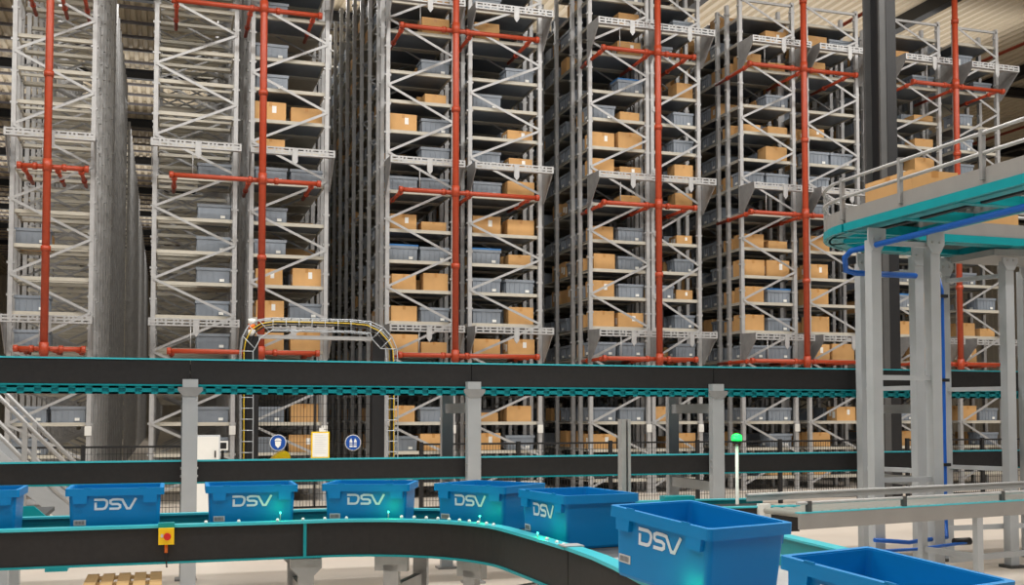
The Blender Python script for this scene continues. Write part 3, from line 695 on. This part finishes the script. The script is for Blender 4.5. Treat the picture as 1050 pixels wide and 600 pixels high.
for s, u in ((.1, .05), (.1, .55), (.5, .05), (.5, .55)):
    q = A2 + d2 * s + n2 * u; part('leg', MB().box(q.x - .03, q.x + .03, q.y - .03, q.y + .03, .0, .7), 'post', sb)
q = at_z(783, 526, .84)
t = thing('push_button_box', 'white box with blue push button on the short black conveyor', 'button', (q.x, q.y - .05, .8))
q = A2 + d2 * .37
part('housing', MB().bar(q + Vector((0, 0, -.1)) - n2 * .03, q + Vector((0, 0, .02)) - n2 * .03, .1, .045, n2), 'white', t)
part('button', MB().tube([q + d2 * .02 - n2 * .05 + Vector((0, 0, -.04)), q + d2 * .02 - n2 * .065 + Vector((0, 0, -.04))], .018, 12), 'bluepipe', t)
# teal spur rail at the right of the descending section
sp = thing('spur_conveyor', 'low teal conveyor side rail right of the front crates', 'conveyor', (3.4, 5.2, 0))
p3 = [at_z(800, 550, .9), at_z(872, 567, .9)]
part('rail', MB().sweep(p3, -.02, .02, -.2, 0), 'teal', sp); part('rail_edge', MB().sweep(p3, -.04, .05, 0, .012), 'teallight', sp)
for p in p3:
    q = p.lerp((p3[0] + p3[1]) / 2, .2); part('leg', MB().box(q.x - .03, q.x + .03, q.y - .03, q.y + .03, 0, .72), 'post', sp)
# green signal lamp on a pole
gp = at_y(756, 512, 8.2)
t = thing('signal_lamp', 'lit green signal lamp on a thin white pole beside the third stand', 'lamp', (gp.x, 8.2, 0))
zt = at_y(756, 455, 8.2).z
part('pole', MB().tube([(gp.x, 8.2, .02), (gp.x, 8.2, zt)], .014, 10), 'white', t)
part('base', MB().box(gp.x - .08, gp.x + .08, 8.12, 8.28, 0, .02), 'post', t)
part('socket', MB().tube([(gp.x, 8.2, zt), (gp.x, 8.2, zt + .025)], .038, 14), 'blackmetal', t)
part('lens', MB().tube([(gp.x, 8.2, zt + .025), (gp.x, 8.2, zt + .055)], .045, 16).sphere((gp.x, 8.2, zt + .055), .045, 14, zs=.7), 'green', t)
L = bpy.data.lights.new('signal_glow', 'POINT'); L.energy = 1.5; L.color = (.1, 1, .35); L.shadow_soft_size = .05
lo = bpy.data.objects.new('signal_glow', L); COL.objects.link(lo); lo.location = (gp.x, 8.05, zt + .1)
# slim slotted aluminium post behind the sixth crate
a = at_y(640, 430, 8.6)
t = thing('profile_post', 'slim slotted aluminium post standing behind the sixth blue crate', 'post', (a.x, 8.6, 0))
part('profile', MB().box(a.x - .042, a.x + .0, 8.56, 8.64, .02, a.z), 'galv', t); part('profile', MB().box(a.x + .018, a.x + .044, 8.56, 8.64, .02, a.z), 'galv', t)
part('slot_back', MB().box(a.x, a.x + .018, 8.59, 8.63, .02, a.z - .01), 'column', t); part('foot', MB().box(a.x - .07, a.x + .07, 8.52, 8.68, 0, .02), 'galv2', t)

# ================================================================== ELEVATED ROLLER CONVEYOR
el = thing('elevated_conveyor', 'elevated roller conveyor with a bend and teal underside on tall grey legs', 'conveyor', (7, 9, 0))
ZT = 3.53; cw = .4
ca = Vector((7.17, 8.72)); RM = .65
epath = [(13.5, 9.37, ZT), (10.5, 9.37, ZT), (7.6, 9.37, ZT)]
earc = [(ca.x - RM * math.sin(math.radians(i * 9)), ca.y + RM * math.cos(math.radians(i * 9)), ZT) for i in range(11)]
etail = [(6.52, 8.4, ZT), (6.52, 6.8, ZT), (6.52, 4.2, ZT)]
runs = [epath + earc[:1], earc, earc[-1:] + etail]
# u>0 is left of travel: the inner (near) side of the bend
for run in runs:
    for sgn in (1, -1):
        u0, u1 = (cw, cw + .03) if sgn > 0 else (-cw - .03, -cw)
        part('fascia', MB().sweep(run, u0, u1, -.14, 0), 'fascia', el)
        part('teal_frame', MB().sweep(run, u0 - .02, u1 + .02, -.215, -.14), 'teal', el)
        part('teal_flange', MB().sweep(run, (u0 - .14 if sgn > 0 else u1), (u0 if sgn > 0 else u1 + .14), -.215, -.203), 'teal', el)
rm = MB().tube([(0, -cw, 0), (0, cw, 0)], .03, 8).mesh('roller', 'roller')
rmy = MB().tube([(-cw, 0, 0), (cw, 0, 0)], .03, 8).mesh('roller', 'roller')
for i in range(50): shared('roller', rm, el, (7.22 + i * .11, 9.37, ZT - .06))
for i in range(44): shared('roller', rmy, el, (6.52, 8.75 - i * .11, ZT - .06))
for i in range(1, 12):
    a = math.radians(i * 7.5); e = Vector((-math.sin(a), math.cos(a), 0)); c = Vector((ca.x, ca.y, ZT - .06))
    part('roller', MB().tube([c + e * .25, c + e * 1.05], .028, 8), 'roller', el)
for xx in (7.5, 8.3, 9.1, 9.9, 10.7): part('cross_member', MB().box(xx - .04, xx + .04, 8.97, 9.77, ZT - .22, ZT - .13), 'teal', el)
for yy in (8.75, 8.0, 7.25, 6.5, 5.7): part('cross_member', MB().box(6.12, 6.92, yy - .04, yy + .04, ZT - .22, ZT - .13), 'teal', el)
for ang in (20, 45, 70):
    a = math.radians(ang); e = Vector((-math.sin(a), math.cos(a), 0)); c = Vector((ca.x, ca.y, ZT - .175)); part('cross_member', MB().bar(c + e * .25, c + e * 1.05, .07, .08), 'teal', el)
part('drive_bar', MB().bar((6.35, 8.6, ZT - .19), (6.35, 4.3, ZT - .19), .05, .05), 'blackmetal', el)
allp = epath + earc + etail
for zz, r in ((.11, .017), (.27, .017)):
    part('guard_rail', MB().tube([Vector(p) + Vector((0, 0, zz)) + (Vector((0, .44, 0)) if i < 3 else ((Vector((p[0] - ca.x, p[1] - ca.y, 0)).normalized() * .44) if i < 14 else Vector((-.44, 0, 0)))) for i, p in enumerate(allp)], r, 8), 'galv', el)
for p in [(6.08, 8.75), (6.08, 7.9), (6.08, 6.9), (6.08, 5.8), (6.4, 9.49), (7.6, 9.81), (9, 9.81)]:
    part('rail_post', MB().box(p[0] - .018, p[0] + .018, p[1] - .018, p[1] + .018, ZT - .1, ZT + .3), 'galv2', el)
part('guard_rail', MB().tube([(7.3, 8.93, ZT + .12), (12.5, 8.93, ZT + .12)], .017, 8), 'galv', el)
# inner-bend cover plate seen at the right edge
part('drip_tray', MB().box(8.1, 9.6, 9.05, 9.7, ZT - .3, ZT - .236), 'fascia', el)
def epost(x, y, ztop, wx=.105):
    p = part('leg', MB().box(x - wx / 2, x + wx / 2, y - .05, y - .038, .03, ztop).box(x - wx / 2, x - wx / 2 + .012, y - .038, y + .05, .03, ztop).box(x + wx / 2 - .012, x + wx / 2, y - .038, y + .05, .03, ztop), 'post', el)
    part('foot', MB().box(x - .09, x + .09, y - .09, y + .09, 0, .03), 'column', p)
    part('top_bracket', MB().prism([(x - .095, ztop + .1), (x + .095, ztop + .1), (x + .095, ztop - .02), (x + .05, ztop - .1), (x - .05, ztop - .1), (x - .095, ztop - .02)], 'y', y - .066, y - .05), 'post', p)
    for bx in (-.04, .04): part('bolt', MB().tube([(x + bx, y - .075, ztop), (x + bx, y - .066, ztop)], .012, 8), 'galv', p)
epost(6.2, 8.46, 3.2); epost(6.85, 8.46, 3.2); epost(7.27, 9.22, 3.2); epost(7.08, 9.86, 3.2); epost(8.4, 9.22, 3.2); epost(8.12, 9.86, 3.2); epost(9.22, 9.86, 3.2); epost(9.5, 9.22, 3.2); epost(6.2, 4.9, 3.2); epost(6.85, 4.9, 3.2)
for zz in (1.93, .99, 3.18): part('leg_tie', MB().bar((6.2, 8.46, zz), (6.85, 8.46, zz), .04, .045), 'post', el)
for xx, xq in ((7.27, 7.08), (8.4, 8.12), (9.5, 9.22)):
    for zz in (1.86, 1.02, 3.05): part('leg_tie', MB().bar((xx, 9.22, zz), (xq, 9.86, zz), .04, .045), 'post', el)
for zz in (.42,): part('leg_tie', MB().bar((7.27, 9.3, zz), (9.5, 9.3, zz), .04, .05), 'post', el)
# blue air pipe under the deck and down a leg
zp = ZT - .36
t = thing('air_pipe', 'bright blue air pipe slung under the elevated conveyor and down a leg', 'pipe', (6.3, 8, 0))
part('pipe_run', MB().tube([(6.2, 4.2, zp), (6.2, 6.5, zp), (6.2, 8.2, zp - .02), (6.17, 8.75, zp - .03), (6.17, 8.85, zp - .08), (6.2, 8.88, zp - .2), (6.3, 8.88, zp - .22), (7.0, 8.88, zp - .22)], .028, 8), 'bluepipe', t)
part('down_pipe', MB().tube([(7.02, 8.6, zp - .22), (7.04, 8.56, zp - .4), (7.04, 8.56, .6), (7.0, 8.5, .44), (6.5, 8.4, .42), (6.1, 8.36, .46)], .02, 8), 'bluepipe', t)
part('low_loop', MB().tube([(7.1, 8.36, .4), (6.5, 8.3, .37), (6.0, 8.34, .36)], .015, 8), 'bluepipe', t)
part('connector', MB().tube([(6.98, 8.38, .41), (7.16, 8.38, .41)], .035, 8), 'blackmetal', t)
for zz in (1.1, 1.9, 2.7): part('clip', MB().box(7.0, 7.08, 8.52, 8.6, zz, zz + .03), 'blackmetal', t)
# cartons on the elevated conveyor
o = link('carton', CM[0], None, (6.5, 8.3, ZT - .028)); o.scale = (1.15, 1.3, .85); o.rotation_euler.z = math.pi / 2; tag(o, 'brown carton riding the elevated conveyor behind its guard rails', 'carton', 'cartons on the elevated conveyor')
o = link('carton', CM[0], None, (8.2, 9.37, ZT - .028)); o.scale = (1.1, 1.1, .8); tag(o, 'brown carton on the far straight of the elevated conveyor at right edge', 'carton', 'cartons on the elevated conveyor')

# ================================================================== GATE, FENCE, SIGNS
YG = 17.0
def gx(px): return at_y(px, 440, YG).x
g = thing('safety_gate', 'black wire mesh safety gate between two tall black posts', 'gate', (gx(320), YG, 0))
for px in (257, 387):
    part('post', MB().box(gx(px) - .1, gx(px) + .1, YG - .06, YG + .06, 0, at_y(px, 345, YG).z), 'blackmetal', g)
gz0, gz1 = .15, 2.15; xa, xb = gx(264), gx(380)
for a, b in (((xa, YG, gz0), (xb, YG, gz0)), ((xa, YG, gz1), (xb, YG, gz1)), ((xa, YG, gz0), (xa, YG, gz1)), ((xb, YG, gz0), (xb, YG, gz1)), (((xa + xb) / 2, YG, gz0), ((xa + xb) / 2, YG, gz1))):
    part('gate_frame', MB().bar(a, b, .03, .03, (0, 1, 0)), 'blackmetal', g)
mb = MB(); x = xa
while x < xb: mb.box(x - .003, x + .003, YG + .01, YG + .016, gz0, gz1); x += .05
z = gz0
while z < gz1: mb.box(xa, xb, YG + .004, YG + .01, z - .003, z + .003); z += .2
part('wire_mesh', mb, 'blackmetal', g, kind='stuff')
part('top_beam', MB().box(gx(262), gx(382), YG - .03, YG + .03, at_y(300, 348, YG).z, at_y(300, 344, YG).z), 'galv', g)
def fence(pa, pb, ztop, label):
    xa, xb = gx(pa), gx(pb); f = thing('mesh_fence', label, 'fence', ((xa + xb) / 2, YG, 0), 'low black safety fences')
    part('top_rail', MB().box(xa, xb, YG - .015, YG + .015, ztop - .03, ztop), 'blackmetal', f)
    part('bottom_rail', MB().box(xa, xb, YG - .012, YG + .012, .08, .11), 'blackmetal', f)
    n = max(2, int((xb - xa) / 1.5))
    for i in range(n + 1):
        xx = xa + (xb - xa) * i / n; part('post', MB().box(xx - .03, xx + .03, YG - .03, YG + .03, 0, ztop + .02), 'blackmetal', f)
    mb = MB(); x = xa
    while x < xb: mb.box(x - .003, x + .003, YG + .018, YG + .024, .1, ztop); x += .05
    z = .2
    while z < ztop: mb.box(xa, xb, YG + .012, YG + .018, z - .003, z + .003); z += .1
    part('wire_mesh', mb, 'blackmetal', f, kind='stuff')
fence(-30, 195, 1.12, 'low black mesh fence at the left behind the stair rail')
fence(432, 880, 1.12, 'low black mesh fence in front of the third to fifth racks')
fence(930, 1080, 1.12, 'low black mesh fence at the right edge before the sixth rack')
# cable tray arch over the gate
YT = 16.85
t = thing('cable_tray', 'arched wire cable tray with yellow and black cables over the safety gate', 'cable tray', (gx(320), YT, 0))
def tp(x, y): return at_y(x, y, YT)
ctl = [(247, 470), (247, 430), (247, 385), (247, 360), (249, 345), (255, 334), (265, 328), (280, 326), (320, 327), (360, 328), (380, 330), (393, 336), (402, 346), (407, 358), (408, 375), (408, 420), (408, 470)]
pts = [tp(*c) for c in ctl]; pts[0].z = 0; pts[-1].z = 0
for dy in (0, .28):
    for dd in (0, .18):
        off = []
        cx = sum(p.x for p in pts) / len(pts)
        for p in pts:
            v = Vector((cx - p.x, 0, .9 * 0 + 2.2 - p.z)); 
            sx = max(-1, min(1, (cx - p.x) / 1.0)); sz = 1 if p.z > 2.75 else 0
            off.append(p + Vector((sx * dd if abs(p.x - cx) > .9 else 0, dy, -dd * sz)))
        part('side_wire', MB().tube(off, .009, 6), 'tray', t)
for i in range(len(pts) - 1):
    nseg = max(1, int((pts[i + 1] - pts[i]).length / .13))
    for k in range(nseg):
        p = pts[i].lerp(pts[i + 1], k / nseg)
        part('rung', MB().tube([p, p + Vector((0, .28, 0))], .007, 5), 'tray', t)
for i in range(len(pts) - 1):
    nseg = max(1, int((pts[i + 1] - pts[i]).length / .16))
    for k in range(nseg):
        p = pts[i].lerp(pts[i + 1], k / nseg); sx = max(-1, min(1, (cx - p.x) / 1.0)); sz = 1 if p.z > 2.75 else 0
        part('rung', MB().tube([p, p + Vector((sx * .18 if abs(p.x - cx) > .9 else 0, 0, -.18 * sz))], .007, 5), 'tray', t)
for cmn, dy, dd, r in (('yellowcable', .08, .05, .009), ('cable', .14, .06, .018), ('cable', .2, .05, .014), ('cable', .05, .1, .012), ('yellowcable', .23, .08, .007)):
    off = []
    for p in pts:
        sx = max(-1, min(1, (cx - p.x) / 1.0)); sz = 1 if p.z > 2.75 else 0
        off.append(p + Vector((sx * dd, dy, -dd * sz)))
    part('cable', MB().tube(off, r, 6), cmn, t)
bz = at_y(257, 345, YG).z; bx = gx(257)
t = thing('beacon', 'small white and orange warning beacon on the left gate post top', 'lamp', (bx, YG, bz))
part('base', MB().tube([(bx, YG, bz), (bx, YG, bz + .1)], .055, 12), 'white', t)
part('lens', MB().tube([(bx, YG, bz + .1), (bx, YG, bz + .19)], .052, 12), 'orange', t)
part('cap', MB().tube([(bx, YG, bz + .19), (bx, YG, bz + .27)], .055, 12), 'white', t)
# round mandatory signs
def disc(c, r, y0, y1, n=24): return MB().tube([(c.x, y0, c.z), (c.x, y1, c.z)], r, n)
def sign(px, py, label, kind):
    c = at_y(px, py, YG - .05); r = .125
    t = thing('round_sign', label, 'sign', (c.x, YG - .05, c.z), 'round blue safety signs')
    part('border', disc(c, r, YG - .05, YG - .045), 'white', t); part('plate', disc(c, r - .01, YG - .056, YG - .05), 'signblue', t)
    y0, y1 = YG - .06, YG - .056; m = MB()
    if kind == 'face':
        m.prism([(c.x + .052 * math.cos(math.radians(a)), c.z + .03 + .04 * math.sin(math.radians(a))) for a in range(0, 181, 20)], 'y', y0, y1)
        m.prism([(c.x - .046, c.z + .022), (c.x + .046, c.z + .022), (c.x + .04, c.z - .04), (c.x, c.z - .085), (c.x - .04, c.z - .04)], 'y', y0, y1)
        part('pictogram', m, 'white', t, label='white masked head pictogram')
    else:
        m.prism([(c.x - .055, c.z - .07), (c.x - .055, c.z + .03), (c.x - .03, c.z + .07), (c.x - .012, c.z + .02), (c.x - .006, c.z - .07)], 'y', y0, y1)
        m.prism([(c.x + .055, c.z - .07), (c.x + .055, c.z + .03), (c.x + .03, c.z + .07), (c.x + .012, c.z + .02), (c.x + .006, c.z - .07)], 'y', y0, y1)
        part('pictogram', m, 'white', t, label='white safety vest pictogram')
        s = MB(); s.box(c.x - .055, c.x + .055, y0 - .002, y0, c.z - .04, c.z - .025); s.box(c.x - .055, c.x + .055, y0 - .002, y0, c.z - .01, c.z + .003)
        part('vest_stripes', s, 'signblue', t)
sign(285, 454, 'round blue sign with a white masked head, left on the gate', 'face'); sign(362, 454, 'round blue sign with a white safety vest, right on the gate', 'vest')
c = at_y(328.5, 456, YG - .06)
t = thing('notice_board', 'white paper notice in a yellow frame on the mesh gate', 'notice', (c.x, YG - .06, c.z - .22))
part('frame', MB().box(c.x - .14, c.x + .14, YG - .06, YG - .05, c.z - .21, c.z + .2), 'yellow', t); part('paper', MB().box(c.x - .12, c.x + .12, YG - .064, YG - .06, c.z - .19, c.z + .18), 'white', t)
part('clip', MB().box(c.x - .02, c.x + .05, YG - .068, YG - .05, c.z + .2, c.z + .26), 'white', t)
mb = MB()
for k in range(9): mb.box(c.x - .09, c.x + (.09 if k % 3 else .04), YG - .0655, YG - .064, c.z + .14 - k * .034, c.z + .145 - k * .034)
part('text_lines', mb, 'labelgrey', t, kind='stuff')
c = at_y(228.5, 457, YG - .05)
t = thing('access_panel', 'small white panel with a black square display beside the gate', 'panel', (c.x, YG - .05, 0))
part('pole', MB().box(c.x - .02, c.x + .02, YG - .03, YG + .01, 0, c.z), 'blackmetal', t); part('housing', MB().box(c.x - .075, c.x + .075, YG - .09, YG - .03, c.z - .07, c.z + .07), 'white', t)
part('display', MB().box(c.x - .05, c.x + .05, YG - .095, YG - .09, c.z - .045, c.z + .045), 'blackmetal', t)
c = at_y(213, 462, 16.3); t = thing('control_cabinet', 'pale grey control cabinet standing right of the first grey stand', 'cabinet', (c.x, 16.3, 0))
part('body', MB().box(c.x - .17, c.x + .17, 16.2, 16.45, .05, c.z + .22), 'labelgrey', t); part('door', MB().box(c.x - .15, c.x + .15, 16.18, 16.2, .1, c.z + .2), 'white', t)
part('plinth', MB().box(c.x - .17, c.x + .17, 16.22, 16.43, 0, .05), 'blackmetal', t); part('handle', MB().box(c.x + .09, c.x + .11, 16.165, 16.18, c.z - .1, c.z), 'blackmetal', t)
# yellow hood peeping over the middle conveyor
c = at_y(286, 470, 10.25)
t = thing('yellow_hood', 'bright yellow rounded hood standing on the lower long conveyor below a sign', 'hood', (c.x, 10.25, 1.115))
prof = [(c.x - .095, 1.115), (c.x - .095, c.z - .03), (c.x - .05, c.z + .02), (c.x + .0, c.z + .055), (c.x + .05, c.z + .07), (c.x + .085, c.z + .05), (c.x + .1, c.z - .01), (c.x + .105, 1.115)]
part('shell', MB().prism(prof, 'y', 10.15, 10.35), 'yellow', t)
part('base_strip', MB().box(c.x - .11, c.x + .12, 10.13, 10.37, 1.115, 1.13), 'yellow', t)

# ================================================================== STAIR AT LEFT, PALLET, SMALL TEAL UNIT
YA, YB = 12.6, 13.5
t = thing('steel_stair', 'light grey steel stair with tube handrails going down to the right at left edge', 'stair', (-1.6, 13, 0))
p0 = at_y(0, 408, YA); p1 = at_y(64, 472, YA); slope = (p1.z - p0.z) / (p1.x - p0.x)
xe = p1.x + .45
for yy in (YA, YB):
    for dz in (0, -.4):
        a = Vector((p0.x - .9, yy, p0.z - slope * .9 + dz)); b = Vector((xe, yy, p1.z + slope * (xe - p1.x) + dz))
        part('handrail', MB().tube([a, b], .024, 8), 'galv', t)
    for xx in (p0.x + .25, xe - .02):
        zt = p0.z + slope * (xx - p0.x); part('rail_post', MB().box(xx - .025, xx + .025, yy - .025, yy + .025, 0 if xx > p1.x else zt - 1.0, zt), 'galv', t)
    a = Vector((p0.x - .9, yy, p0.z - slope * .9 - .85)); b = Vector((xe + .1, yy, max(.08, p1.z + slope * (xe + .1 - p1.x) - .85)))
    part('stringer', MB().bar(a, b, .05, .18), 'post', t)
k = 0; xx = p0.x - .8
while xx < xe:
    zz = p0.z + slope * (xx - p0.x) - .82
    if zz > .05: part('tread', MB().box(xx - .12, xx + .12, YA + .03, YB - .03, zz - .03, zz), 'galv2', t)
    xx += .22
c = at_z(128, 592, .12)
t = thing('wooden_pallet', 'pale wooden pallet lying on the floor under the front conveyor', 'pallet', (c.x, c.y - .45, 0))
pal_x0, pal_x1 = at_z(90, 592, .12).x, at_z(166, 592, .12).x; pw = pal_x1 - pal_x0
for i in range(5):
    xx = pal_x0 + (pw - .1) * i / 4; part('deck_board', MB().box(xx, xx + .1, c.y - .8, c.y + .12, .122, .144), 'wood', t)
for i in range(3):
    yy = c.y - .76 + .39 * i
    part('bearer', MB().box(pal_x0, pal_x1, yy, yy + .1, .1, .122), 'wood', t)
    for xx in (pal_x0, pal_x0 + pw / 2 - .05, pal_x1 - .1): part('block', MB().box(xx, xx + .1, yy, yy + .1, .022, .1), 'wood', t)
    part('bottom_board', MB().box(pal_x0, pal_x1, yy, yy + .1, 0, .022), 'wood', t)
c = at_y(42, 530, 8.6)
t = thing('transfer_unit', 'small teal conveyor end unit behind the two leftmost crates', 'conveyor', (c.x, 8.9, 0))
z1 = at_y(40, 519, 8.6).z
part('side_plate', MB().prism([(c.x - .4, z1 - .12), (c.x - .4, z1), (c.x - .05, z1), (c.x + .08, z1 - .12)], 'y', 8.6, 8.63), 'teal', t)
part('bed', MB().box(c.x - .4, c.x + .02, 8.63, 9.4, z1 - .1, z1 - .07), 'belt', t); part('leg', MB().box(c.x - .3, c.x - .22, 8.64, 8.72, 0, z1 - .1), 'post', t); part('leg', MB().box(c.x - .3, c.x - .22, 9.3, 9.38, 0, z1 - .1), 'post', t)
lq0 = at_y(46, 573, 8.64); lq1 = at_y(69, 586, 8.64); part('low_plate', MB().box(lq0.x, lq1.x, 8.64, 8.9, lq1.z, lq0.z), 'teal', t)
